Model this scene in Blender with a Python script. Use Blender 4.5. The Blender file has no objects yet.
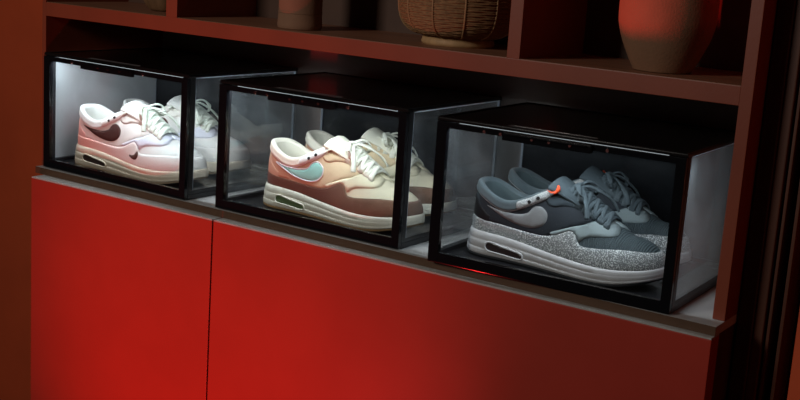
import bpy, bmesh, math, random
import numpy as np
from mathutils import Vector, Matrix
from mathutils.geometry import delaunay_2d_cdt
random.seed(4)
sc = bpy.context.scene
C = sc.collection
PI = math.pi

# ------------------------------------------------------------------ camera
cam_d = bpy.data.cameras.new('camera'); cam = bpy.data.objects.new('camera', cam_d); C.objects.link(cam)
yaw, pitch, roll = .5803, -.2068, .0673
f = Vector((-math.sin(yaw)*math.cos(pitch), math.cos(yaw)*math.cos(pitch), math.sin(pitch)))
r0 = Vector((math.cos(yaw), math.sin(yaw), 0)); u0 = r0.cross(f)
r1 = math.cos(roll)*r0 + math.sin(roll)*u0; u1 = -math.sin(roll)*r0 + math.cos(roll)*u0
M = Matrix((r1, u1, -f)).transposed().to_4x4(); M.translation = Vector((1.7357, -1.4571, .4381))
cam.matrix_world = M
cam_d.sensor_width = 36; cam_d.lens = 1215.6*36/800; cam_d.clip_start = .01
sc.camera = cam
sc.view_settings.view_transform = 'Standard'; sc.view_settings.look = 'None'
sc.view_settings.gamma = 1; sc.view_settings.exposure = 0; sc.view_settings.use_curve_mapping = False

# ------------------------------------------------------------------ materials
def mat(name, col, rough=.6, metal=0, noise=0, nscale=60, bump=0, bscale=300, col2=None, coat=0, spec=.5,
        speck=None, wave=None, sheen=0, stretch=None, gradient=None):
    m = bpy.data.materials.new(name); m.use_nodes = True
    nt = m.node_tree; N = nt.nodes; L = nt.links; b = N['Principled BSDF']
    b.inputs['Base Color'].default_value = (*col, 1); b.inputs['Roughness'].default_value = rough
    b.inputs['Metallic'].default_value = metal; b.inputs['Coat Weight'].default_value = coat
    b.inputs['Specular IOR Level'].default_value = spec
    if sheen: b.inputs['Sheen Weight'].default_value = sheen; b.inputs['Sheen Roughness'].default_value = .5
    tc = N.new('ShaderNodeTexCoord'); src = tc.outputs['Object']
    if stretch:
        mp = N.new('ShaderNodeMapping'); mp.inputs['Scale'].default_value = stretch; L.new(src, mp.inputs['Vector']); src = mp.outputs['Vector']
    out = None
    if noise or col2:
        n = N.new('ShaderNodeTexNoise'); n.inputs['Scale'].default_value = nscale; n.inputs['Detail'].default_value = 5
        L.new(src, n.inputs['Vector'])
        rmp = N.new('ShaderNodeValToRGB'); L.new(n.outputs['Fac'], rmp.inputs['Fac'])
        c2 = col2 or tuple(c*(1-noise) for c in col)
        rmp.color_ramp.elements[0].position = .35; rmp.color_ramp.elements[1].position = .65
        rmp.color_ramp.elements[0].color = (*c2, 1); rmp.color_ramp.elements[1].color = (*col, 1)
        out = rmp.outputs['Color']
    if gradient:      # colour shift along the shoe: dye on the cream pair, painted red light on the white
        x0, x1, gc = gradient
        sx = N.new('ShaderNodeSeparateXYZ'); L.new(tc.outputs['Object'], sx.inputs[0])
        mr = N.new('ShaderNodeMapRange'); mr.inputs['From Min'].default_value = x0; mr.inputs['From Max'].default_value = x1
        L.new(sx.outputs['X'], mr.inputs['Value'])
        mx = N.new('ShaderNodeMix'); mx.data_type = 'RGBA'; mx.inputs[6].default_value = (*gc, 1); mx.inputs[7].default_value = (*col, 1)
        L.new(mr.outputs['Result'], mx.inputs[0])
        if out: L.new(out, mx.inputs[7])
        out = mx.outputs[2]
    if speck:
        n = N.new('ShaderNodeTexNoise'); n.inputs['Scale'].default_value = 640; n.inputs['Detail'].default_value = 2
        L.new(tc.outputs['Object'], n.inputs['Vector'])
        rmp = N.new('ShaderNodeValToRGB'); L.new(n.outputs['Fac'], rmp.inputs['Fac'])
        rmp.color_ramp.elements[0].position = .52; rmp.color_ramp.elements[1].position = .60
        mx = N.new('ShaderNodeMix'); mx.data_type = 'RGBA'; mx.inputs[6].default_value = (*col, 1); mx.inputs[7].default_value = (*speck, 1)
        if out: L.new(out, mx.inputs[6])
        L.new(rmp.outputs['Color'], mx.inputs[0]); out = mx.outputs[2]
    if out: L.new(out, b.inputs['Base Color'])
    if wave:
        w = N.new('ShaderNodeTexWave'); w.bands_direction = wave[0]; w.inputs['Scale'].default_value = wave[1]
        L.new(tc.outputs['Object'], w.inputs['Vector'])
        bp = N.new('ShaderNodeBump'); bp.inputs['Strength'].default_value = wave[2]; bp.inputs['Distance'].default_value = .002
        L.new(w.outputs['Fac'], bp.inputs['Height']); L.new(bp.outputs['Normal'], b.inputs['Normal'])
    elif bump:
        n2 = N.new('ShaderNodeTexNoise'); n2.inputs['Scale'].default_value = bscale; n2.inputs['Detail'].default_value = 4
        L.new(src, n2.inputs['Vector'])
        bp = N.new('ShaderNodeBump'); bp.inputs['Strength'].default_value = bump; bp.inputs['Distance'].default_value = .001
        L.new(n2.outputs['Fac'], bp.inputs['Height']); L.new(bp.outputs['Normal'], b.inputs['Normal'])
    return m

def acrylic(name, haze=.03, hcol=(.75, .82, .86), refl=1.0, hmin=0.3, base=.03):
    m = bpy.data.materials.new(name); m.use_nodes = True
    nt = m.node_tree; N = nt.nodes; L = nt.links
    for n in list(N): N.remove(n)
    out = N.new('ShaderNodeOutputMaterial')
    tr = N.new('ShaderNodeBsdfTransparent'); tr.inputs['Color'].default_value = (.985, .99, .99, 1)
    gl = N.new('ShaderNodeBsdfGlossy'); gl.inputs['Roughness'].default_value = .03
    gl.inputs['Color'].default_value = (refl, refl, refl, 1)
    # Schlick reflectance from the facing angle, the same for the front and the back of the sheet
    ge = N.new('ShaderNodeNewGeometry'); dp = N.new('ShaderNodeVectorMath'); dp.operation = 'DOT_PRODUCT'
    L.new(ge.outputs['Incoming'], dp.inputs[0]); L.new(ge.outputs['Normal'], dp.inputs[1])
    def mth(op, a, b):
        q = N.new('ShaderNodeMath'); q.operation = op
        for i_, v_ in enumerate((a, b)):
            if v_ is None: continue
            if isinstance(v_, (int, float)): q.inputs[i_].default_value = v_
            else: L.new(v_, q.inputs[i_])
        return q.outputs[0]
    fr_ = mth('ADD', mth('MULTIPLY', mth('POWER', mth('SUBTRACT', 1.0, mth('ABSOLUTE', dp.outputs['Value'], None)), 5.0), 1-base), base)
    m1 = N.new('ShaderNodeMixShader'); L.new(fr_, m1.inputs[0]); L.new(tr.outputs[0], m1.inputs[1]); L.new(gl.outputs[0], m1.inputs[2])
    df = N.new('ShaderNodeBsdfDiffuse'); df.inputs['Color'].default_value = (*hcol, 1)
    tl = N.new('ShaderNodeBsdfTranslucent'); tl.inputs['Color'].default_value = (*hcol, 1)
    md = N.new('ShaderNodeMixShader'); md.inputs[0].default_value = .5; L.new(df.outputs[0], md.inputs[1]); L.new(tl.outputs[0], md.inputs[2])
    tc = N.new('ShaderNodeTexCoord'); no = N.new('ShaderNodeTexNoise'); no.inputs['Scale'].default_value = 9; no.inputs['Detail'].default_value = 3
    no.inputs['Distortion'].default_value = 1.2
    L.new(tc.outputs['Object'], no.inputs['Vector'])
    mr = N.new('ShaderNodeMapRange'); mr.inputs['From Min'].default_value = .35; mr.inputs['From Max'].default_value = .7
    mr.inputs['To Min'].default_value = haze*hmin; mr.inputs['To Max'].default_value = haze
    L.new(no.outputs['Fac'], mr.inputs['Value'])
    m2 = N.new('ShaderNodeMixShader'); L.new(mr.outputs[0], m2.inputs[0]); L.new(m1.outputs[0], m2.inputs[1]); L.new(md.outputs[0], m2.inputs[2])
    L.new(m2.outputs[0], out.inputs['Surface'])
    return m

def emis(name, col, s):
    m = bpy.data.materials.new(name); m.use_nodes = True
    b = m.node_tree.nodes['Principled BSDF']; b.inputs['Emission Color'].default_value = (*col, 1); b.inputs['Emission Strength'].default_value = s
    b.inputs['Base Color'].default_value = (*col, 1)
    return m

TERRA = mat('terracotta laminate', (.33, .066, .030), .42, noise=.10, nscale=14, bump=.12, bscale=500, stretch=(1, 1, .3))
DOORM = mat('red brown lacquer', (.58, .056, .034), .38, noise=.08, nscale=9, bump=.06, bscale=420)
WALLM = mat('brown wall paint', (.90, .125, .036), .7, noise=.12, nscale=5, bump=.15, bscale=200)
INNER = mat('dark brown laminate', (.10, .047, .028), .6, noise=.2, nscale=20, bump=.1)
LOWB = mat('grey brown back board', (.24, .20, .18), .6, noise=.1, nscale=20)
SHELFTOP = mat('brown wood laminate', (.38, .165, .090), .5, noise=.25, nscale=18, stretch=(.3, 3, 3), bump=.1)
GREY = mat('pale grey counter laminate', (.62, .62, .61), .45, noise=.06, nscale=30, bump=.05)
RISER = mat('brown counter edging', (.13, .065, .035), .55, noise=.1)
WHITEEDGE = mat('pale board edge', (.62, .60, .57), .5, noise=.15, nscale=80)
DARKW = mat('dark stained wood', (.085, .028, .014), .55, noise=.35, nscale=12, stretch=(6, 6, .4), bump=.1)
MIDW = mat('brown stained wood', (.13, .042, .02), .5, noise=.3, nscale=12, stretch=(6, 6, .4), bump=.1)
BLACKW = mat('black gap rubber', (.008, .006, .006), .8)
BLACK = mat('glossy black acrylic', (.008, .008, .010), .09)
BLACKLID = mat('black acrylic lid', (.012, .010, .010), .16, bump=.02, bscale=80)
BLACKMAT = mat('black plastic', (.013, .013, .015), .3, bump=.05)
BACKP = mat('black back panel', (.008, .009, .011), .2)
GLOSSRIM = mat('glossy dark rim', (.10, .09, .09), .15)
CHROME = mat('small steel magnet', (.85, .35, .33), .25, metal=1)
LEDM = emis('cool led diffuser', (.85, .95, 1), 2.0)
CLEAR = acrylic('clear acrylic door pane', .003)
SIDEA = acrylic('clear acrylic side panel', .018, base=.055)
SIDEB = acrylic('lightly scuffed acrylic side panel', .10, base=.055)
MILKY = acrylic('scuffed acrylic side panel', .17, hmin=.5, base=.05)
EDGEM = acrylic('polished acrylic edge', .6, (.80, .88, 1.0), hmin=.8)
FROST = acrylic('frosted film acrylic side panel', .95, (.72, .76, .78), hmin=.8)

# ------------------------------------------------------------------ helpers
def link(name, me, material, parent=None, smooth=False):
    o = bpy.data.objects.new(name, me); C.objects.link(o)
    if material is not None and len(me.materials) == 0: me.materials.append(material)
    if smooth:
        for p in me.polygons: p.use_smooth = True
    if parent: o.parent = parent
    return o
def from_bm(name, bm, material, parent=None, smooth=False):
    bmesh.ops.recalc_face_normals(bm, faces=bm.faces)
    me = bpy.data.meshes.new(name); bm.to_mesh(me); bm.free()
    return link(name, me, material, parent, smooth)
def from_py(name, v, fc, material, parent=None, smooth=True, recalc=True):
    me = bpy.data.meshes.new(name); me.from_pydata([tuple(p) for p in v], [], fc)
    bm = bmesh.new(); bm.from_mesh(me)
    bmesh.ops.remove_doubles(bm, verts=bm.verts, dist=1e-6)
    if recalc: bmesh.ops.recalc_face_normals(bm, faces=bm.faces)
    bm.to_mesh(me); bm.free()
    return link(name, me, material, parent, smooth)
def box(bm, x0, x1, y0, y1, z0, z1, bev=0):
    vs = [bm.verts.new((x, y, z)) for x in (x0, x1) for y in (y0, y1) for z in (z0, z1)]
    fs = [bm.faces.new([vs[i] for i in q]) for q in ((0,1,3,2),(4,6,7,5),(0,4,5,1),(2,3,7,6),(0,2,6,4),(1,5,7,3))]
    if bev:
        es = list({e for f_ in fs for e in f_.edges})
        bmesh.ops.bevel(bm, geom=es, offset=bev, segments=2, affect='EDGES', profile=.7)
def boxobj(name, dims, material, parent=None, bev=0):
    bm = bmesh.new(); box(bm, *dims, bev=bev); return from_bm(name, bm, material, parent)
def thing(name, label, cat, loc=(0,0,0), rz=0, group=None):
    o = bpy.data.objects.new(name, None); C.objects.link(o); o.empty_display_size = .05
    o.location = loc; o.rotation_euler = (0, 0, rz); o['label'] = label; o['category'] = cat
    if group: o['group'] = group
    return o
def tag(o, label, cat, group=None):
    o['label'] = label; o['category'] = cat
    if group: o['group'] = group
def struct(o): o['kind'] = 'structure'; return o
def lathe(name, prof, material, parent=None, n=64, loc=(0,0,0)):
    v = []; fc = []
    for r, z in prof:
        for k in range(n):
            a = 2*PI*k/n; v.append((loc[0]+r*math.cos(a), loc[1]+r*math.sin(a), loc[2]+z))
    for i in range(len(prof)-1):
        for k in range(n):
            fc.append((i*n+k, i*n+(k+1)%n, (i+1)*n+(k+1)%n, (i+1)*n+k))
    return from_py(name, v, fc, material, parent)
def catmull(pts, per=8, closed=False):
    P = [np.array(p, float) for p in pts]; n = len(P); out = []
    rng = range(n if closed else n-1)
    for i in rng:
        if closed: a, b, c, d = P[i-1], P[i], P[(i+1) % n], P[(i+2) % n]
        else: a, b, c, d = P[max(i-1,0)], P[i], P[i+1], P[min(i+2,n-1)]
        for k in range(per):
            t = k/per
            out.append(.5*((2*b)+(-a+c)*t+(2*a-5*b+4*c-d)*t*t+(-a+3*b-3*c+d)*t**3))
    if not closed: out.append(P[-1])
    return np.array(out)
def ribbon(V, F, path, w, h, up=None, n=8, closed=False):
    """flattened tube swept on path; w half width, h half thickness; up = list of normals or None"""
    path = np.array(path, float); m = len(path); base = len(V)
    for i in range(m):
        a = path[(i-1) % m] if closed or i > 0 else path[i]
        b = path[(i+1) % m] if closed or i < m-1 else path[i]
        t = b-a; t /= (np.linalg.norm(t)+1e-12)
        U = np.array(up[i] if up is not None else (0, 0, 1.), float); U = U - t*(U@t)
        if np.linalg.norm(U) < 1e-3: U = np.array((0, 1., 0)) - t*t[1]
        U /= np.linalg.norm(U); S = np.cross(t, U)
        for k in range(n):
            an = 2*PI*k/n; V.append(path[i]+S*w*math.cos(an)+U*h*math.sin(an))
    for i in range(m if closed else m-1):
        j = (i+1) % m
        for k in range(n): F.append((base+i*n+k, base+i*n+(k+1) % n, base+j*n+(k+1) % n, base+j*n+k))
    if not closed:
        F.append(tuple(base+k for k in range(n))[::-1]); F.append(tuple(base+(m-1)*n+k for k in range(n)))

# ------------------------------------------------------------------ sneaker geometry
def prof(pts):
    X = np.array([p[0] for p in pts]); Y = np.array([p[1] for p in pts])
    xs = np.linspace(X[0], X[-1], 600)
    c = catmull(pts, 24); ys = np.interp(xs, c[:,0], c[:,1])
    return lambda x: float(np.interp(x, xs, ys))
OUT = catmull([(0,0),(.007,-.020),(.030,-.0325),(.080,-.0345),(.130,-.038),(.180,-.0455),(.215,-.048),(.250,-.042),(.277,-.026),(.289,-.002),
               (.286,.020),(.264,.038),(.225,.046),(.180,.043),(.130,.034),(.080,.0325),(.030,.032),(.007,.020)], 40, True)
d = np.r_[0, np.cumsum(np.linalg.norm(np.roll(OUT, -1, 0)-OUT, axis=1))]
NO = 192
tt = np.linspace(0, d[-1], NO, endpoint=False)
OC = np.vstack([OUT, OUT[:1]])
OX = np.interp(tt, d, OC[:,0]); OY = np.interp(tt, d, OC[:,1])
ON = np.stack([-(np.roll(OY,-1)-np.roll(OY,1)), np.roll(OX,-1)-np.roll(OX,1)], 1)
ON /= np.linalg.norm(ON, axis=1)[:,None]
if ON[0][0] > 0: ON = -ON
ITOE = int(np.argmax(OX))
zs_ = prof([(-.01,.036),(0,.036),(.05,.0355),(.09,.033),(.13,.0285),(.18,.025),(.23,.024),(.27,.027),(.30,.032)])
zb_ = prof([(-.01,.003),(0,.002),(.02,0),(.1,0),(.2,0),(.24,.002),(.27,.008),(.30,.017)])
zt_ = prof([(0,.160),(.045,.154),(.09,.144),(.12,.1315),(.15,.1165),(.175,.1035),(.20,.0885),(.22,.0770),(.235,.0695),(.248,.0645),(.30,.060)])
zc_ = prof([(-.01,.104),(0,.104),(.012,.102),(.03,.0945),(.05,.0865),(.066,.0840),(.082,.0880),(.100,.0970),(.118,.1075),(.134,.1155),(.150,.122),(.2,.13)])
e1_ = prof([(0,3.0),(.05,2.8),(.10,2.2),(.14,1.9),(.20,1.9),(.245,2.1),(.3,2.1)])
SX0, SX1 = .045, .247
def half(t):     # fractional outline index -> base point, normal
    t = t % NO; i = int(t); k = t-i; j = (i+1) % NO
    return OX[i]*(1-k)+OX[j]*k, OY[i]*(1-k)+OY[j]*k
def surf(t, z, off=0):
    """point on the upper at outline index t, absolute height z"""
    def P(t, z):
        bx, by = half(t); sx = min(max(bx, SX0), SX1); zs = zs_(bx)
        zt = zt_(sx); v = min(max((z-zs)/(zt-zs), 0), 1)
        e = e1_(sx); inw = 1-(max(0, 1-v**e))**.5
        return np.array([bx+(sx-bx)*inw, by*(1-inw)+.001*inw, zs+(zt-zs)*v if z >= zs else z])
    p = P(t, z)
    if off:
        a = P(t+.7, z)-P(t-.7, z); zz = z if z < topz(t)-.002 else z-.002
        b = P(t, zz+.001)-P(t, zz-.001)
        n = np.cross(a, b); ln = np.linalg.norm(n)
        n = n/ln if ln > 1e-9 else np.array((0, 0, 1.))
        bx, by = half(t)
        if n@np.array((bx-min(max(bx,SX0),SX1), by, .02)) < 0: n = -n
        p = p+n*off
    return p
def topz(t):
    bx, by = half(t); return zt_(min(max(bx, SX0), SX1))
def idx(side, x):   # side -1 lateral, +1 medial
    if side < 0: return float(np.interp(x, OX[:ITOE+1], np.arange(ITOE+1)))
    ar = np.arange(ITOE, NO+1); xs = np.r_[OX[ITOE:], OX[0]][::-1]
    return float(np.interp(x, xs, ar[::-1]))
def sgrid(side, x, z, off): return surf(idx(side, x), z, off)
def cdt_panel(outline, fpt, h, grid=.0045):
    """outline (x,z) closed polygon; fpt(x,z,off)->3D"""
    P = [Vector(p) for p in outline]; n = len(P)
    xs = [p.x for p in P]; zs = [p.y for p in P]; inner = []
    def inside(x, z):
        c = False; j = n-1
        for i in range(n):
            if (P[i].y > z) != (P[j].y > z) and x < (P[j].x-P[i].x)*(z-P[i].y)/(P[j].y-P[i].y)+P[i].x: c = not c
            j = i
        return c
    def dist(x, z):
        return min((Vector((x, z))-(P[i]+(P[(i+1)%n]-P[i])*max(0,min(1,((Vector((x,z))-P[i]).dot(P[(i+1)%n]-P[i]))/max(1e-12,(P[(i+1)%n]-P[i]).length_squared))))).length for i in range(n))
    gx = np.arange(min(xs), max(xs), grid); gz = np.arange(min(zs), max(zs), grid)
    for a in gx:
        for b in gz:
            if inside(a, b) and dist(a, b) > grid*.45: inner.append(Vector((a, b)))
    vv, ee, ff, ov, oe, of = delaunay_2d_cdt(P+inner, [(i, (i+1) % n) for i in range(n)], [], 1, 1e-7)
    V = []; F = []
    isb = {}
    for i, p in enumerate(vv):
        edge = any(k < n for k in ov[i]); 
        V.append(fpt(p.x, p.y, h*.55 if edge else h))
        if edge: isb[[k for k in ov[i] if k < n][0]] = i
    F += [tuple(q) for q in ff]
    m = len(V)
    for k in range(n): V.append(fpt(P[k].x, P[k].y, -.0006))
    for k in range(n):
        j = (k+1) % n
        if k in isb and j in isb: F.append((isb[k], isb[j], m+j, m+k))
    return V, F
def smoothpoly(pts, per=5): return [tuple(p) for p in catmull(pts, per, True)]
def band(zlo, zhi, h, xlim=None, rows=8):
    """strip round the shoe following height functions of (x)"""
    V = []; F = []; cols = []
    for t in np.arange(0, NO, 1.0):
        x, y = half(t)
        if xlim is not None and x > xlim: cols.append(None); continue
        lo, hi = zlo(x), min(zhi(x), topz(t)-.0005)
        c = []
        for k, (fr, of) in enumerate([(0,-.0008),(0,h*.6)]+[(j/rows, h) for j in range(1, rows)]+[(1,h*.6),(1,-.0008)]):
            c.append(len(V)); V.append(surf(t, lo+(hi-lo)*fr, of))
        cols.append(c)
    for i in range(len(cols)):
        a, b = cols[i], cols[(i+1) % len(cols)]
        if a is None or b is None: continue
        for k in range(len(a)-1): F.append((a[k], b[k], b[k+1], a[k+1]))
    return V, F

SWOOSH = [(.034,.0755),(.052,.0725),(.074,.0710),(.090,.0725),(.101,.0765),(.106,.0830),(.112,.0870),(.121,.0870),(.1305,.0795),(.1305,.0680),(.122,.0600),(.107,.0560),(.088,.0570),(.067,.0615),(.049,.0690)]
MINI = [(0,.45),(.25,.28),(.45,.30),(.58,.45),(.64,.85),(.72,1),(.82,.8),(.84,.5),(.70,.2),(.45,.0),(.2,.18)]

def make_sneaker(label, cfg, loc, rz, mirror, group=None):
    """toe towards +x, sole on z=0; mirror swaps it to the left foot"""
    sg = -1 if mirror else 1
    root = thing('sneaker', label, 'sneaker', loc, rz, group)
    def put(name, V, F, material, parent=root, smooth=True, recalc=True):
        V = [(p[0], p[1]*sg, p[2]) for p in V]
        return from_py(name, V, F, material, parent, smooth, recalc)
    # upper
    V = []; F = []; R = 26
    cols = []
    for i in range(NO):
        x, y = half(i); hi = min(zc_(x), topz(i)) if x < .142 else topz(i); lo = zs_(x)-.004
        cols.append([surf(i, lo+(hi-lo)*math.sin(PI/2*k/R) if x >= .142 else lo+(hi-lo)*math.sin(PI/2*k/R)) for k in range(R+1)])
    for c in cols: V += c
    for i in range(NO):
        j = (i+1) % NO
        for k in range(R): F.append((i*(R+1)+k, j*(R+1)+k, j*(R+1)+k+1, i*(R+1)+k+1))
    put('upper', V, F, cfg['upper'])
    # collar padding and lining
    def coll(rows, material, name):
        V = []; F = []; cs = []
        for i in range(NO):
            x, y = half(i)
            if x > .134: cs.append(None); continue
            zc = min(zc_(x), topz(i)-.002); fade = min(1, (.134-x)/.03)
            row = []
            for off, dz in rows:
                o_ = off*(.35+.65*fade) if off > 0 else off
                p = surf(i, max(zc+min(dz, 0), zs_(x)+.002), o_); p[2] += max(dz, 0)*(.4+.6*fade)
                row.append(len(V)); V.append(p)
            cs.append(row)
        for i in range(NO):
            a, b = cs[i], cs[(i+1) % NO]
            if a is None or b is None: continue
            for k in range(len(a)-1): F.append((a[k], b[k], b[k+1], a[k+1]))
        put(name, V, F, material)
    coll([(-.0005,-.0118),(.0014,-.0114),(.0025,-.0100),(.0030,-.0075),(.0022,-.0052),(.0028,-.0030),(.0024,.0008),(.0005,.0030),(-.002,.0037),(-.0050,.0025),(-.0070,-.001)], cfg['collar'], 'collar')
    coll([(-.0070,-.001),(-.0082,-.006),(-.0088,-.012),(-.0085,-.022),(-.006,-.034),(-.005,-.055)], cfg['lining'], 'lining')
    # insole
    V = []; 
    for i in range(NO):
        x, y = half(i); V.append(np.array([.004+x*.955, y*.88, zs_(x)+.008]))
    n = len(V); V.append(np.array([.14, 0, .040])); put('insole', V, [(i, (i+1) % n, n) for i in range(n)], cfg['insole'])
    # midsole with side grooves
    def ring(rows, name, material, capb, capt):
        V = []; F = []; m = len(rows)
        for i in range(NO):
            x, y = half(i); zb, zs = zb_(x), zs_(x)
            for off, fr, add in rows:
                o_ = off if not callable(off) else off(x)
                flare = .0035*max(0, 1-x/.06)*(1-fr)
                V.append(np.array([x+ON[i][0]*(o_+flare), y+ON[i][1]*(o_+flare), zb+(zs-zb)*fr+add]))
        for i in range(NO):
            j = (i+1) % NO
            for k in range(m-1): F.append((i*m+k, j*m+k, j*m+k+1, i*m+k+1))
        if capb: c = len(V); V.append(np.array([.14,0,zb_(.14)+rows[0][2]])); F += [((i+1)%NO*m, i*m, c) for i in range(NO)]
        if capt: c = len(V); V.append(np.array([.14,0,zs_(.14)-.004])); F += [(i*m+m-1, (i+1)%NO*m+m-1, c) for i in range(NO)]
        return put(name, V, F, material)
    gr = lambda x: .0043 if x > .175 else .0038
    gr2 = lambda x: .0042 if x > .215 else .0038
    ring([(.001,.0,.004),(.0035,.0,.0045),(.0045,.16,.001),(.0046,.30,0),(.0045,.36,0),(gr,.385,0),(.0044,.41,0),(.0046,.6,0),(.0044,.68,0),(gr2,.71,0),(.0042,.74,0),(.0038,.90,0),(.0030,1,0),(.0012,1,.0012),(-.006,1,.0005)], 'midsole', cfg['midsole'], True, True)
    ring([(-.004,0,0),(.001,0,0),(.0034,0,.0012),(.0036,0,.0045),(.0005,0,.0052)], 'outsole', cfg['outsole'], True, False)
    # air windows
    def sole_pt(side):
        def fpt(x, z, off):
            t = idx(side, x); bx, by = half(t); i = int(t) % NO
            fl = .0035*max(0, 1-bx/.06)*(1-(z-zb_(bx))/(zs_(bx)-zb_(bx)))
            return np.array([bx+ON[i][0]*(.0046+fl+off), by+ON[i][1]*(.0046+fl+off), z])
        return fpt
    for side in (-1, 1):
        pill = [(.043,.0235),(.040,.0185),(.042,.0130),(.049,.0110),(.069,.0100),(.091,.0088),(.099,.0092),(.1020,.0130),(.099,.0172),(.089,.0190),(.069,.0212),(.051,.0242)]
        pp = smoothpoly(pill, 4)
        V, F = cdt_panel(pp, sole_pt(side), .0003, .004); w = put('air_window', V, F, cfg['window'])
        V, F = [], []
        ff = sole_pt(side); path = [ff(a, b, .0004) for a, b in pp]
        ups = [ff(a, b, 1)-ff(a, b, 0) for a, b in pp]
        ribbon(V, F, path, .0013, .0011, up=ups, n=6, closed=True)
        put('window_rim', V, F, cfg['midsole'], w)
    # mudguard
    zm = prof([(-.01,.057),(0,.057),(.03,.0535),(.06,.0520),(.09,.0500),(.12,.0490),(.140,.0515),(.158,.0600),(.168,.0650),(.177,.0640),(.182,.0560),(.188,.0490),(.200,.0475),(.22,.0490),(.245,.0510),(.27,.0510),(.30,.0490)])
    zlo = lambda x: zs_(x)-.002
    V, F = band(zlo, zm, .0016); put('mudguard', V, F, cfg['mud'])
    # heel counter
    zh = prof([(-.01,.086),(0,.086),(.012,.082),(.022,.074),(.032,.0665),(.040,.062),(.06,.058)])
    V, F = band(lambda x: zm(x)-.003, zh, .0010, xlim=.042, rows=5); put('heel_counter', V, F, cfg['heel'])
    for side in (-1, 1):
        fp = lambda x, z, off, s=side: sgrid(s, x, z, off)
        # foxing quarter overlay below the laces
        def top(x): return zt_(x)-.0050-.004*max(0, (x-.15))/.06
        qt = [(x, zm(x)-.002) for x in (.014,.03,.05,.07,.09,.11,.13)]+[(.142,.0520),(.156,.0620),(.170,.0690),(.186,.0745),(.200,.0815)]+[(x, top(x)) for x in (.190,.178,.166,.154)]+[(.143,.1130)]+[(x, zc_(x)-.0095) for x in (.13,.115,.10,.085,.07,.055,.04,.026)]+[(.014,.0880)]
        V, F = cdt_panel(qt, fp, .0007); put('quarter', V, F, cfg['quarter'])
        ey = [(.124,.1000),(.134,.1065),(.144,.1105)] + [(x, top(x)) for x in (.155,.168,.181,.194,.206,.216,.222)] + [(.2245,.0720),(.2170,.0715),(.206,.0765),(.193,.0830),(.178,.0895),(.163,.0935),(.150,.0930),(.138,.0900),(.128,.0925)]
        V, F = cdt_panel(smoothpoly(ey, 4), fp, .0025); put('eyestay', V, F, cfg['eyestay'])
        wing = [(.140,.0560),(.158,.0640),(.173,.0700),(.188,.0750),(.202,.0815),(.2135,.0830),(.224,.0760),(.2325,.0675),(.226,.0640),(.214,.0630),(.202,.0615),(.193,.0580),(.187,.0530),(.181,.0590),(.171,.0640),(.158,.0585),(.147,.0530)]
        V, F = cdt_panel(smoothpoly(wing, 4), fp, .0021); put('overlay', V, F, cfg['wing'])
        pt = [(.0850,.0775),(.100,.0845),(.115,.0925),(.1290,.1010),(.1335,.1080),(.1300,.1125),(.115,.1055),(.100,.0965),(.0860,.0905),(.0815,.0860)]
        V, F = cdt_panel(smoothpoly(pt, 2), fp, .0052, .004); e = put('eyelet_patch', V, F, cfg['patch'])
        for hx, hz in ((.1020,.0910),(.1135,.0975)):
            V, F = [], []
            cpt = [fp(hx+.0021*math.cos(a), hz+.0019*math.sin(a), .0053) for a in np.linspace(0, 2*PI, 14, endpoint=False)]
            V += cpt+[fp(hx, hz, .0053)]; F += [(i, (i+1) % 14, 14) for i in range(14)]
            ribbon(V, F, cpt, .0007, .0007, n=6, up=[fp(hx,hz,1)-fp(hx,hz,0)]*14, closed=True); put('eyelet', V, F, cfg['hole'], e)
        V, F = cdt_panel(smoothpoly(SWOOSH, 4), fp, .0019, .004); sw = put('swoosh', V, F, cfg['swoosh'])
        if cfg.get('outline'):
            V, F = [], []; sp_ = smoothpoly(SWOOSH, 4)
            ribbon(V, F, [fp(a, b, .0014) for a, b in sp_], .0009, .0009, n=6, closed=True); put('outline', V, F, cfg['outline'], sw)
        V, F = [], []
        # piping edge line under the collar
        path = [fp(x, zc_(x)-.0112, .0012) for x in np.linspace(.004, .085, 24)]
        ribbon(V, F, path, .0008, .0008, n=5); put('piping', V, F, cfg['piping'])
        if cfg.get('mini') and side < 0:
            V, F = cdt_panel(smoothpoly([(.158+.030*(a-.036)/.093, .0345+.015*(b-.055)/.031) for a, b in SWOOSH], 3), fp, .0026, .003); put('small_swoosh', V, F, cfg['mini'])
    # tongue
    pth = catmull([(.196,0,.088),(.180,0,.0985),(.163,0,.1080),(.148,0,.1150),(.136,0,.1205),(.128,0,.1235)], 5)
    V = []; F = []; nn = 20
    for i, p in enumerate(pth):
        fr = i/(len(pth)-1); w = .021+.010*fr; th = .0035+.003*fr; 
        if i == len(pth)-1: w *= .9; th *= .45
        q = pth[min(i+1, len(pth)-1)]-pth[max(i-1, 0)]; q /= np.linalg.norm(q); nrm = np.array([-q[2], 0, q[0]]); 
        if nrm[2] < 0: nrm = -nrm
        for k in range(nn):
            a = 2*PI*k/nn; cy = math.copysign(abs(math.cos(a))**.7, math.cos(a))*w; cz = math.sin(a)*th-.9*cy*cy/.031*.35
            V.append(np.array([p[0], cy, p[2]])+nrm*cz)
    for i in range(len(pth)-1):
        for k in range(nn): F.append((i*nn+k, i*nn+(k+1) % nn, (i+1)*nn+(k+1) % nn, (i+1)*nn+k))
    F.append(tuple((len(pth)-1)*nn+k for k in range(nn))); 
    tg = put('tongue', V, F, cfg['tongue'])
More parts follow.
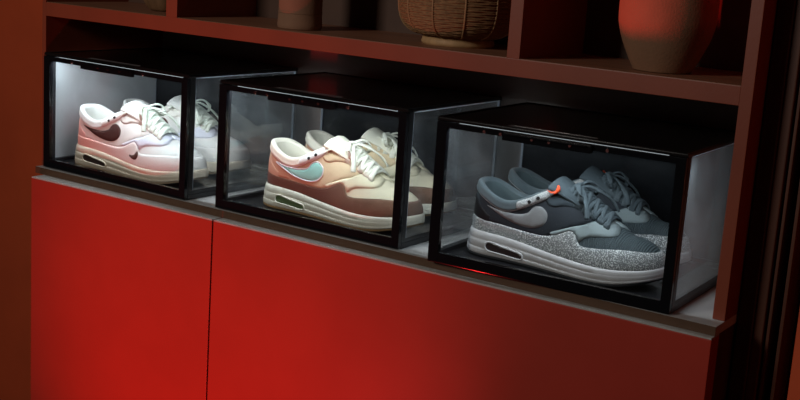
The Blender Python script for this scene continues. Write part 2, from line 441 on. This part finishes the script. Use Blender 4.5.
    # tongue label with its mark, lying on the outer side of the tongue
    if cfg.get('mark'):
        def tp(x, z, off):   # x across, z along
            i = (len(pth)-1)-z*60*5/18; i = max(0, min(len(pth)-1.01, i)); k = int(i); p = pth[k]*(1-(i-k))+pth[k+1]*(i-k)
            q = pth[min(k+1,len(pth)-1)]-pth[max(k-1,0)]; q /= np.linalg.norm(q); nrm = np.array([-q[2],0,q[0]]); nrm = nrm if nrm[2] > 0 else -nrm
            return np.array([p[0], x, p[2]])+nrm*(.0062+off-.9*x*x/.031*.35)
        V, F = cdt_panel(smoothpoly([(-.014+.028*a, .46-.13*b) for a, b in MINI], 3), tp, .0012, .01) if False else ([], [])
        for s in (1,):
            ctr = np.array([.1350, -.0265, .1140]); ux = np.array([.96, .12, .12]); ux /= np.linalg.norm(ux)
            nz = np.array([.0, -1, .35]); nz -= ux*(nz@ux); nz /= np.linalg.norm(nz); uy = np.cross(nz, ux)
            fpt = lambda x, z, off: ctr+ux*x+uy*z+nz*(off+.0015)
            V, F = cdt_panel(smoothpoly([(-.010+.022*a, -.007+.013*b) for a, b in MINI], 3), fpt, .0012, .004)
            put('tongue_mark', V, F, cfg['mark'], tg)
    # laces
    V, F = [], []
    xs = [.155,.1675,.180,.1925,.204,.214]
    def over(xa, xb, lift):
        pts = []; ups = []
        for k in range(13):
            fr = k/12; side = -1 if fr < .5 else 1; x = xa+(xb-xa)*fr
            u = abs(fr-.5)*2; zt = zt_(x); z = zt-.0215*u**2.2*(1-.25*(x-.13)/.06)
            p = sgrid(side, x, z, .0035+lift*math.sin(PI*fr)); 
            y = (fr-.5)*2*.0235
            p = np.array([x, y, 0.]); 
            # height of the dome at this y
            lo, hi = zs_(x), zt
            for _ in range(18):
                mid = (lo+hi)/2
                q = sgrid(side, x, mid, 0)
                if abs(q[1]) > abs(y): lo = mid
                else: hi = mid
            p[2] = lo+.0042+lift*math.sin(PI*fr)
            pts.append(p); 
        for k in range(13):
            a = pts[min(k+1,12)]-pts[max(k-1,0)]; nrm = np.cross(np.array([1.,0,-.55]), a); nrm = nrm if nrm[2] > 0 else -nrm; ups.append(nrm/np.linalg.norm(nrm))
        pts[0][2] -= .0030; pts[-1][2] -= .0030
        return pts, ups
    for k, x in enumerate(xs):
        p, u = over(x, x+.002, .0022); ribbon(V, F, p, .0036, .0015, up=u)
        if k < len(xs)-1:
            p, u = over(x+.004, xs[k+1]+.003, .0045); ribbon(V, F, p, .0033, .0014, up=u)
            p, u = over(xs[k+1]+.003, x+.004, .0058); ribbon(V, F, p, .0033, .0014, up=u)
    K = np.array([.156, 0, .1155])
    lw = cfg.get('lace_w', .0035)*1.1
    def loop(pts, closed=True):
        q = catmull([K+np.array(p) for p in pts], 7, False); ribbon(V, F, q, lw, .0017, up=[(0.15*math.sin(i*.5), .35*math.cos(i*.3), 1) for i in range(len(q))], n=8)
    s = cfg.get('bow', 1.0)
    loop([(0,0,0),(.006,-.014*s,.008*s),(.013,-.030*s,.008*s),(.020,-.038*s,-.003),(.020,-.032*s,-.013),(.011,-.016*s,-.004),(0,0,.002)])
    loop([(0,0,0),(.004,.013*s,.010*s),(.010,.028*s,.012*s),(.016,.038*s,.002),(.016,.031*s,-.009),(.008,.015*s,.000),(0,0,.002)])
    loop([(0,0,.002),(.012,-.012,.003),(.024,-.024,-.006),(.034,-.034,-.018),(.038,-.040,-.030)])
    loop([(0,0,.002),(.014,.010,.004),(.028,.018,-.002),(.042,.028,-.014),(.050,.034,-.028)])
    kb = [K+np.array([.004*math.sin(a)*.8, .006*math.cos(a), .0035*math.sin(a)+.003]) for a in np.linspace(0, 2*PI, 12, endpoint=False)]
    ribbon(V, F, kb, .0042, .003, n=8, closed=True)
    # throat legs of the lace from the knot down to the top eyelets
    for sd in (-1, 1):
        q = catmull([K, K+np.array([-.006, .012*sd, .001]), (.137, .026*sd, .1110), (.131, .0300*sd, .1060)], 6); ribbon(V, F, q, .003, .0013, n=8)
    put('laces', V, F, cfg['lace'])
    return root

def S(name, col, **k):
    k.setdefault('spec', .18)
    return mat(name, col, **k)
grey_cfg = dict(
    upper=S('ribbed grey mesh', (.070,.092,.102), rough=.75, wave=('X', 105, .6), noise=.15),
    collar=S('slate collar fabric', (.095,.125,.14), rough=.85, bump=.3, bscale=900, noise=.15, sheen=.2),
    lining=S('slate lining', (.085,.115,.125), rough=.9, bump=.3, bscale=900), insole=S('dark insole', (.04,.05,.05), rough=.9),
    midsole=S('pale grey midsole', (.62,.61,.62), rough=.5, noise=.08, bump=.05), outsole=S('charcoal outsole', (.04,.045,.05), rough=.6),
    window=S('smoky air window', (.05,.035,.035), rough=.12, coat=.5), 
    quarter=S('charcoal quarter', (.022,.027,.034), rough=.7, bump=.25),
    mud=S('speckled light suede', (.21,.225,.23), rough=.95, speck=(.74,.77,.77), bump=.6, bscale=700, sheen=.2),
    heel=S('black heel leather', (.012,.012,.014), rough=.5, bump=.2), eyestay=S('charcoal suede eyestay', (.040,.052,.062), rough=.85, bump=.4, bscale=900),
    wing=S('pale slate leather overlay', (.24,.29,.30), rough=.6, bump=.2), patch=S('light suede eyelet patch', (.30,.31,.31), rough=.95, speck=(.55,.57,.57), bump=.5),
    hole=S('black eyelet', (.008,.008,.009), rough=.4), swoosh=S('grey suede swoosh', (.23,.235,.24), rough=.9, bump=.5, bscale=800, noise=.15),
    piping=S('pale edge stitching', (.32,.34,.35), rough=.7), tongue=S('slate tongue fabric', (.070,.092,.105), rough=.8, bump=.3, bscale=800),
    lace=S('slate laces', (.080,.104,.118), rough=.8, bump=.4, bscale=1500), mark=S('orange print', (.95,.10,.03), rough=.4), bow=.75)
tan_cfg = dict(
    upper=S('cream canvas', (.74,.68,.50), rough=.8, bump=.25, bscale=1200, noise=.06),
    collar=S('cream collar leather', (.86,.82,.70), rough=.5, bump=.1), lining=S('cream lining', (.80,.77,.66), rough=.9), insole=S('cream insole', (.6,.56,.46), rough=.9),
    midsole=S('cream midsole', (.80,.77,.65), rough=.5, noise=.05), outsole=S('gum outsole', (.36,.23,.11), rough=.6),
    window=S('olive air window', (.13,.18,.09), rough=.12, coat=.5),
    quarter=S('dusty pink and tan quarter', (.66,.53,.34), rough=.6, bump=.2, gradient=(.10,.135,(.56,.32,.21))),
    mud=S('brown suede', (.21,.115,.075), rough=.95, noise=.22, nscale=40, bump=.5, bscale=700, sheen=.15, gradient=(.13,.19,(.12,.045,.026))),
    heel=S('dusty pink heel leather', (.58,.35,.24), rough=.55, bump=.2), eyestay=S('tan leather eyestay', (.66,.53,.34), rough=.6, bump=.2),
    wing=S('cream leather overlay', (.76,.70,.50), rough=.6, bump=.2), patch=S('white eyelet patch', (.80,.80,.76), rough=.5),
    hole=S('black eyelet ring', (.012,.012,.012), rough=.4), swoosh=S('pale mint swoosh', (.36,.74,.66), rough=.25, coat=.3, noise=.2, nscale=25),
    outline=S('silver outline', (.80,.76,.80), rough=.35),
    piping=S('silver piping', (.78,.76,.78), rough=.3), tongue=S('cream tongue', (.80,.78,.64), rough=.8, bump=.2),
    lace=S('cream laces', (.84,.84,.72), rough=.85, bump=.4, bscale=1500), lace_w=.0038, bow=.75, lace_k=1.15)
quarter_pink = S('dusty pink quarter', (.55,.29,.19), rough=.6, bump=.2)
white_cfg = dict(  # salmon towards the heel is red lamp light painted into the leather colours
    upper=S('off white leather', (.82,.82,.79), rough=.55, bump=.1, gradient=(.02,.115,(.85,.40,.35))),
    collar=S('white collar leather', (.88,.88,.86), rough=.5), lining=S('white lining', (.84,.84,.80), rough=.9), insole=S('white insole', (.7,.66,.60), rough=.9),
    midsole=S('sand midsole', (.76,.66,.52), rough=.55, noise=.06), outsole=S('tan outsole', (.42,.32,.22), rough=.6),
    window=S('dark air window', (.05,.035,.03), rough=.12, coat=.5),
    quarter=S('off white quarter with painted red light', (.82,.80,.76), rough=.55, bump=.1, gradient=(.0,.10,(.84,.50,.45))),
    mud=S('white leather with painted red light', (.84,.82,.79), rough=.55, bump=.1, gradient=(.05,.19,(.84,.42,.36))),
    heel=S('heel leather in painted red light', (.84,.42,.37), rough=.55, bump=.1), eyestay=S('ivory leather eyestay', (.80,.78,.72), rough=.6, bump=.15),
    wing=S('lilac white overlay', (.74,.76,.86), rough=.35), patch=S('ivory eyelet patch', (.84,.80,.76), rough=.5),
    hole=S('brown eyelet ring', (.04,.02,.02), rough=.4), swoosh=S('dark brown swoosh', (.075,.030,.026), rough=.6, bump=.2),
    piping=S('white piping', (.85,.82,.84), rough=.4), tongue=S('white tongue', (.82,.82,.78), rough=.8, bump=.2),
    lace=S('minty white laces', (.78,.84,.74), rough=.85, bump=.4, bscale=1500), lace_w=.0034, bow=.8, mini=S('brown small swoosh', (.10,.05,.04), rough=.5))
grey_far = dict(grey_cfg)

# ------------------------------------------------------------------ display cases
BW, BH, BD = .36, .2077, .275
def rot2(x, y, a): return x*math.cos(a)-y*math.sin(a), x*math.sin(a)+y*math.cos(a)
def make_case(label, loc, rz, left, right, power):
    root = thing('display_case', label, 'display case', loc, rz, 'clear fronted shoe display cases on the counter')
    bm = bmesh.new(); box(bm, 0, BW, .0085, BD, 0, .009, .001)
    for dims in ((0,.010,.0085,BD,.009,.015),(BW-.010,BW,.0085,BD,.009,.015),(.010,BW-.010,BD-.008,BD,.009,.015)): box(bm, *dims, bev=.0008)
    for k in range(9): box(bm, .030+.036*k, .030+.036*k+.020, .026, .030, .009, .0105)
    for k in range(9): box(bm, .030+.036*k, .030+.036*k+.020, BD-.030, BD-.026, .009, .0105)
    from_bm('base', bm, BLACKMAT, root)
    bm = bmesh.new(); box(bm, -.001, BW+.001, .002, BD+.001, BH-.0045, BH, .0012)
    rim = .004
    for dims in ((0,BW,.003,.003+rim,BH,BH+.0012),(0,BW,BD-rim,BD,BH,BH+.0012),(0,rim,.003+rim,BD-rim,BH,BH+.0012),(BW-rim,BW,.003+rim,BD-rim,BH,BH+.0012)): box(bm, *dims)
    ld_ = from_bm('lid', bm, BLACKLID, root)
    V, F = [], []
    pl = [(.1115+.0065*math.cos(a), .0125+.0055*math.sin(a), BH+.0006) for a in np.linspace(PI/2, 1.5*PI, 9)]+[(.2285+.0065*math.cos(a), .0125+.0055*math.sin(a), BH+.0006) for a in np.linspace(-PI/2, PI/2, 9)]
    ribbon(V, F, pl, .0009, .0009, n=6, closed=True); from_py('finger_rest_rim', V, F, GLOSSRIM, ld_)
    boxobj('back_panel', (.004, BW-.004, BD-.003, BD, .015, BH-.0045), BACKP, root)
    for x0, pm in ((.0005, left), (BW-.0030, right)):
        sp = boxobj('side_panel', (x0, x0+.0025, .0205, BD-.006, .013, BH-.0062), pm, root)
        bm = bmesh.new(); box(bm, x0-.0001, x0+.0026, BD-.006, BD-.0042, .013, BH-.0045); box(bm, x0-.0001, x0+.0026, .0196, .0205, .013, BH-.0045)
        box(bm, x0-.0001, x0+.0026, .0205, BD-.006, BH-.0062, BH-.0046)
        from_bm('edge', bm, EDGEM, sp)
    for x0 in (0, BW-.010): boxobj('corner_post', (x0, x0+.010, .0085, .0195, .015, BH-.0045), BLACKMAT, root, .001)
    for x0 in (0, BW-.004): boxobj('rear_post', (x0, x0+.004, BD-.004, BD, .015, BH-.0045), BLACKMAT, root)
    # door: frame with bevelled edges
    bm = bmesh.new(); z0, z1 = .001, BH-.005
    l, r, b, t = .0165, .0135, .0150, .0085
    box(bm, 0, l, 0, .008, z0, z1, .0012); box(bm, BW-r, BW, 0, .008, z0, z1, .0012)
    box(bm, l-.001, BW-r+.001, .0002, .008, z0, z0+b, .0012); box(bm, l-.001, BW-r+.001, .0002, .008, z1-t, z1, .0012)
    dr = from_bm('door', bm, BLACK, root)
    boxobj('pane', (l-.001, BW-r+.001, .0035, .0055, z0+b-.001, z1-t+.001), CLEAR, dr)
    bm = bmesh.new(); box(bm, .105, .235, -.006, .001, z1-.0125, z1-.0015, .0022)
    box(bm, .112, .228, -.009, -.005, z1-.0045, z1-.0020, .0009)
    from_bm('handle', bm, BLACK, dr)
    for mx in (.075, .100, .150, .175, .205, .255):
        bm = bmesh.new(); bmesh.ops.create_cone(bm, cap_ends=True, segments=14, radius1=.0026, radius2=.0021, depth=.0022, matrix=Matrix.Translation((mx, -.0006 if (mx < .104 or mx > .236) else -.0066, z1-.0055)) @ Matrix.Rotation(PI/2, 4, 'X'))
        from_bm('magnet', bm, CHROME, dr)
    boxobj('light_strip', (.030, BW-.030, .010, .020, BH-.0080, BH-.0045), LEDM, root)
    ld = bpy.data.lights.new('case_light', 'AREA'); ld.shape = 'RECTANGLE'; ld.size = .325; ld.size_y = .012; ld.energy = power; ld.color = (.82, .93, 1)
    lo = bpy.data.objects.new('case_light', ld); C.objects.link(lo); lo.parent = root; lo.location = (BW/2, .015, BH-.0090); lo.rotation_euler = (math.radians(22), 0, 0)
    return root
def world_of(cx, cy, a, x, y): 
    q = rot2(x, y, a); return (cx+q[0], cy+q[1], .0095)
CASES = [((0, 0), -.0266), ((.4287, -.0094), -.0014), ((.8538, -.031), .028)]
labels = ['black framed clear shoe case with frosted side, holding off-white sneakers, next to the wall',
          'black framed clear shoe case holding the cream and brown sneakers, between two other cases',
          'black framed clear shoe case holding the dark grey sneakers, beside the wooden post']
for (c, a), lb, (l_, r_), pw in zip(CASES, labels, ((FROST, SIDEA), (SIDEB, SIDEA), (SIDEB, MILKY)), (.62, .52, .46)):
    make_case(lb, (c[0], c[1], 0), a, l_, r_, pw)
# sneakers: (case, heel x, centre line y inside the case, yaw)
def pair(ci, cfg, near, far, lab1, lab2, grp):
    (cx, cy), a = CASES[ci]
    make_sneaker(lab1, cfg, world_of(cx, cy, a, near[0], near[1]), near[2]+a*0, False, grp)
    make_sneaker(lab2, cfg, world_of(cx, cy, a, far[0], far[1]), far[2], True, grp)
pair(0, white_cfg, (.038,.064,-.02), (.022,.178,.055), 'off-white and salmon sneaker with dark brown swoosh, nearer the case door', 'off-white sneaker standing behind its mate in the frosted case', 'off-white sneaker pair')
pair(1, tan_cfg, (.055,.078,-.03), (.037,.190,.045), 'cream sneaker with brown suede rand and mint swoosh, nearer the case door', 'cream and brown sneaker standing behind its mate with the mint swoosh', 'cream and brown sneaker pair')
pair(2, grey_cfg, (.028,.088,-.02), (.022,.195,.045), 'dark grey sneaker with speckled suede rand and grey swoosh, nearer the case door', 'dark grey sneaker standing behind its mate in the case beside the post', 'dark grey sneaker pair')

# ------------------------------------------------------------------ cabinet, counter, shelving
YF = -.015; YS = .008; YB = .300; YU = .206; XL = -.0040; XR = 1.2605
cab = thing('cabinet', 'low red-brown cabinet with two flat doors under the display cases', 'cabinet', (0, 0, -.78))
def cb(name, d, m, bev=0, par=cab):
    o = boxobj(name, (d[0], d[1], d[2], d[3], d[4]+.78, d[5]+.78), m, par, bev); return o
cb('body', (.010, 1.2755, -.0045, YB+.02, -.70, -.0128), DARKW)
cb('plinth', (.0, 1.27, .02, YB, -.78, -.70), BLACKW)
for x0, x1 in ((.009, .4455), (.4485, 1.2765)):
    dr = cb('door', (x0, x1, -.034, -.005, -.69, -.0150), DOORM, .0012)
    cb('edge_band', (x0+.0005, x1-.0005, -.0335, -.005, -.0149, -.0128), WHITEEDGE, 0, dr)
def slab(name, yl, yr, yb, z0, z1, m, par=None, yb2=None):
    # board whose front edge runs from (left end, yl) to (right end, yr)
    bm = bmesh.new(); xa, xb = -.0135, 1.2765
    P = [(xa, yl), (xb, yr), (xb, yb if yb2 is None else yb2), (xa, yb)]
    lo = [bm.verts.new((x, y, z0)) for x, y in P]; hi = [bm.verts.new((x, y, z1)) for x, y in P]
    bm.faces.new(lo[::-1]); bm.faces.new(hi)
    for i in range(4): bm.faces.new((lo[i], lo[(i+1) % 4], hi[(i+1) % 4], hi[i]))
    return from_bm(name, bm, m, par)
CL, CR = -.0045, -.0215
o = slab('countertop', CL, CR, YB+.02, -.0126, -.0005, GREY); ct = o
tag(ct, 'pale grey countertop the display cases stand on', 'countertop')
slab('edging', CL-.0015, CR-.0015, CL, -.0124, -.0008, RISER, ct, CR)
su = thing('shelving_unit', 'terracotta open shelving unit above the display cases', 'shelving unit', (0, 0, 0))
boxobj('side_panel', (-.0135, XL, YS, YB+.02, 0, .64), TERRA, su, .0006)
boxobj('side_panel', (XR, 1.2765, YS, YB+.02, 0, .64), TERRA, su, .0006)
SHB, SHT = .2725, .2965
boxobj('shelf_board', (XL, XR, YS, YB, SHB, SHT), TERRA, su, .0006)
boxobj('shelf_liner', (XL+.001, XR-.001, YS+.0015, YU-.001, SHT, SHT+.0006), SHELFTOP, su)
boxobj('shelf_board', (XL, XR, YS, YB, .615, .64), TERRA, su, .0006)
for x0, x1 in ((.2905, .3150), (.9330, .9525)): boxobj('divider', (x0, x1, YS, YU, SHT, .615), TERRA, su, .0006)
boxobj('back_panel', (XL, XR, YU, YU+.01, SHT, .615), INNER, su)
boxobj('back_panel', (XL, XR, YB, YB+.012, 0, SHB), LOWB, su)

struct(boxobj('wall_left', (-3.0, -.12, .50, .56, -1.2, 1.6), WALLM))
struct(boxobj('wall_back', (-.12, 2.6, .33, .40, -.80, 1.4), DARKW))
# right of the unit: door casing boards
def trim(n, x0, x1, y0, y1, m, bev=.0015): struct(boxobj('trim_%d' % n, (x0, x1, y0, y1, -.80, 1.4), m, None, bev))
trim(1, 1.2785, 1.2985, .055, .125, DARKW)
trim(2, 1.299, 1.3115, .060, .125, MIDW)
trim(3, 1.3145, 1.3185, .066, .120, MIDW, .001)
trim(4, 1.330, 1.3345, .066, .120, MIDW, .001)
struct(boxobj('wall_recess', (1.2815, 1.353, .125, .14, -.80, 1.4), BLACKW))
struct(boxobj('wall_right', (1.372, 2.3, -.015, .10, -.80, 1.4), WALLM))

# ------------------------------------------------------------------ vessels on the shelf
CER = mat('matte sand stoneware', (.33, .165, .09), .8, noise=.15, nscale=25, bump=.4, bscale=300)
CER2 = mat('matte plaster stoneware', (.31, .155, .09), .85, noise=.1, nscale=40, bump=.4, bscale=350)
WOV = mat('woven cane', (.38, .19, .08), .75, noise=.45, nscale=160, bump=.5, bscale=500, stretch=(1, 1, 3))
WOVL = mat('pale cane', (.60, .36, .17), .6, noise=.2, nscale=100)
STAKE = mat('cane stake', (.46, .26, .12), .65, noise=.2, nscale=100)
WOODB = mat('brown carved wood', (.25, .13, .06), .6, noise=.3, nscale=50, bump=.3)
ZS = SHT+.0006
def scurve(pts, per=8): return [tuple(p) for p in catmull(pts, per)]
# vase
pr = [(.0005,.002),(.034,.0)] + scurve([(.038,.001),(.045,.014),(.055,.036),(.0615,.056),(.0635,.075),(.0630,.120),(.058,.165),(.046,.200),(.030,.222),(.026,.240),(.030,.255)]) + [(.027,.256),(.023,.240),(.0235,.220),(.040,.198),(.052,.165),(.057,.120),(.057,.075),(.045,.03),(.0005,.012)]
o = lathe('vase', pr, CER, n=72); o.location = (1.130, .076, ZS); tag(o, 'tall matte stoneware vase narrowing to its foot, beside the right-hand post', 'vase')
# jar
o = thing('jar', 'plain round brown stoneware jar standing between the bowl and the woven basket', 'jar', (.524, .068, ZS))
pr = [(.0005,.002),(.032,0)]+scurve([(.0345,.001),(.0355,.006),(.0350,.014),(.0345,.026),(.0350,.028),(.0345,.030),(.0345,.10),(.036,.13)])+[(.036,.14),(.032,.14),(.031,.10),(.031,.01),(.0005,.008)]
lathe('body', pr, CER2, o, n=64)
lathe('lid', [(.0005,.140),(.037,.140),(.037,.147),(.030,.152),(.008,.156),(.009,.166),(.0005,.168)], CER2, o, n=48)
# woven basket
bk = thing('woven_basket', 'round bulging woven cane basket on a pale foot ring', 'basket', (.795, .106, ZS))
base = scurve([(.050,.012),(.070,.018),(.084,.030),(.0905,.048),(.0915,.072),(.087,.105),(.077,.130),(.068,.145)], 12)
n = 120; V = []; F = []; rows = []
bc = np.array(base); dd = np.r_[0, np.cumsum(np.linalg.norm(np.diff(bc, axis=0), axis=1))]
NR = 46*4
for i in range(NR+1):
    s_ = dd[-1]*i/NR; r_ = np.interp(s_, dd, bc[:,0]); z_ = np.interp(s_, dd, bc[:,1])
    for k in range(n):
        a = 2*PI*k/n; ph = PI*(k//5 % 2)
        rr = r_+.0009*math.cos(2*PI*i/4+0)+.0009*math.cos(a*12+PI*((i//4) % 2))
        V.append((rr*math.cos(a), rr*math.sin(a), z_))
for i in range(NR):
    for k in range(n): F.append((i*n+k, i*n+(k+1) % n, (i+1)*n+(k+1) % n, (i+1)*n+k))
F.append(tuple(range(n))[::-1])
from_py('body', V, F, WOV, bk)
V, F = [], []
for k in range(12):
    a = 2*PI*k/12+.1
    ribbon(V, F, [((r_+.0003)*math.cos(a), (r_+.0003)*math.sin(a), z_) for r_, z_ in base[6::5]], .0016, .0014, up=[(math.cos(a), math.sin(a), 0)]*len(base[6::5]), n=6)
from_py('stake', V, F, STAKE, bk)['kind'] = 'stuff'
lathe('foot_ring', [(.046,.0),(.053,.0),(.055,.004),(.053,.012),(.046,.013),(.045,.006),(.046,0)], WOVL, bk, n=64)
V, F = [], []; ribbon(V, F, [(.066*math.cos(a), .066*math.sin(a), .146) for a in np.linspace(0, 2*PI, 60, endpoint=False)], .004, .004, closed=True)
from_py('rim', V, F, WOVL, bk)
# lobed bowl in the first bay
V = []; F = []; n = 96
pf = scurve([(.022,0),(.030,.004),(.040,.020),(.047,.045),(.046,.075),(.040,.095)], 6)+[(.036,.095),(.040,.07),(.038,.03),(.001,.012)]
for r_, z_ in [(.0005,.001)]+pf:
    for k in range(n):
        a = 2*PI*k/n; m_ = 1+.07*abs(math.sin(a*5)) - .05; V.append((r_*m_*math.cos(a), r_*m_*math.sin(a), z_))
for i in range(len(pf)):
    for k in range(n): F.append((i*n+k, i*n+(k+1) % n, (i+1)*n+(k+1) % n, (i+1)*n+k))
o = from_py('bowl', V, F, WOODB); o.location = (.200, .100, ZS); tag(o, 'small dark brown lobed bowl at the shelf end by the wall', 'bowl')
# thin-footed carved stick vase close to the divider
pr = [(.0005,0)]+scurve([(.010,.0),(.012,.004),(.008,.012),(.009,.030),(.0115,.060),(.010,.10),(.007,.14)])+[(.004,.14),(.0005,.02)]
o = lathe('bud_vase', pr, WOODB, n=32); o.location = (.2740, .045, ZS); tag(o, 'slim light brown bud vase against the first shelf divider', 'vase')

# ------------------------------------------------------------------ lights
def area(name, loc, tgt, size, power, col):
    ld = bpy.data.lights.new(name, 'AREA'); ld.shape = 'RECTANGLE'; ld.size, ld.size_y = size; ld.energy = power; ld.color = col
    o = bpy.data.objects.new(name, ld); C.objects.link(o); o.location = loc
    o.rotation_euler = (Vector(tgt)-Vector(loc)).to_track_quat('-Z', 'Y').to_euler(); return o
area('ceiling_lamp', (.15, -2.1, 1.05), (.5, 0, .1), (.35, .35), 12.5, (1, .93, .84))
ld = bpy.data.lights.new('red_spot', 'SPOT'); ld.energy = 27; ld.color = (1, .03, .032); ld.spot_size = math.radians(58); ld.spot_blend = 1; ld.shadow_soft_size = .03
o = bpy.data.objects.new('red_spot', ld); C.objects.link(o); o.location = (.37, -1.0, -.72)
o.rotation_euler = (Vector((.42, -.035, -.22))-o.location).to_track_quat('-Z', 'Y').to_euler()
ld = bpy.data.lights.new('red_accent_spot', 'SPOT'); ld.energy = 52; ld.color = (1, .03, .02); ld.spot_size = math.radians(9.6); ld.spot_blend = .05; ld.shadow_soft_size = .01
o = bpy.data.objects.new('red_accent_spot', ld); C.objects.link(o); o.location = (.15, -1.0, .50)
o.rotation_euler = (Vector((1.105, .02, .462))-o.location).to_track_quat('-Z', 'Y').to_euler()
w = bpy.data.worlds.new('world'); sc.world = w; w.use_nodes = True
w.node_tree.nodes['Background'].inputs[0].default_value = (.5, .45, .42, 1); w.node_tree.nodes['Background'].inputs[1].default_value = .006
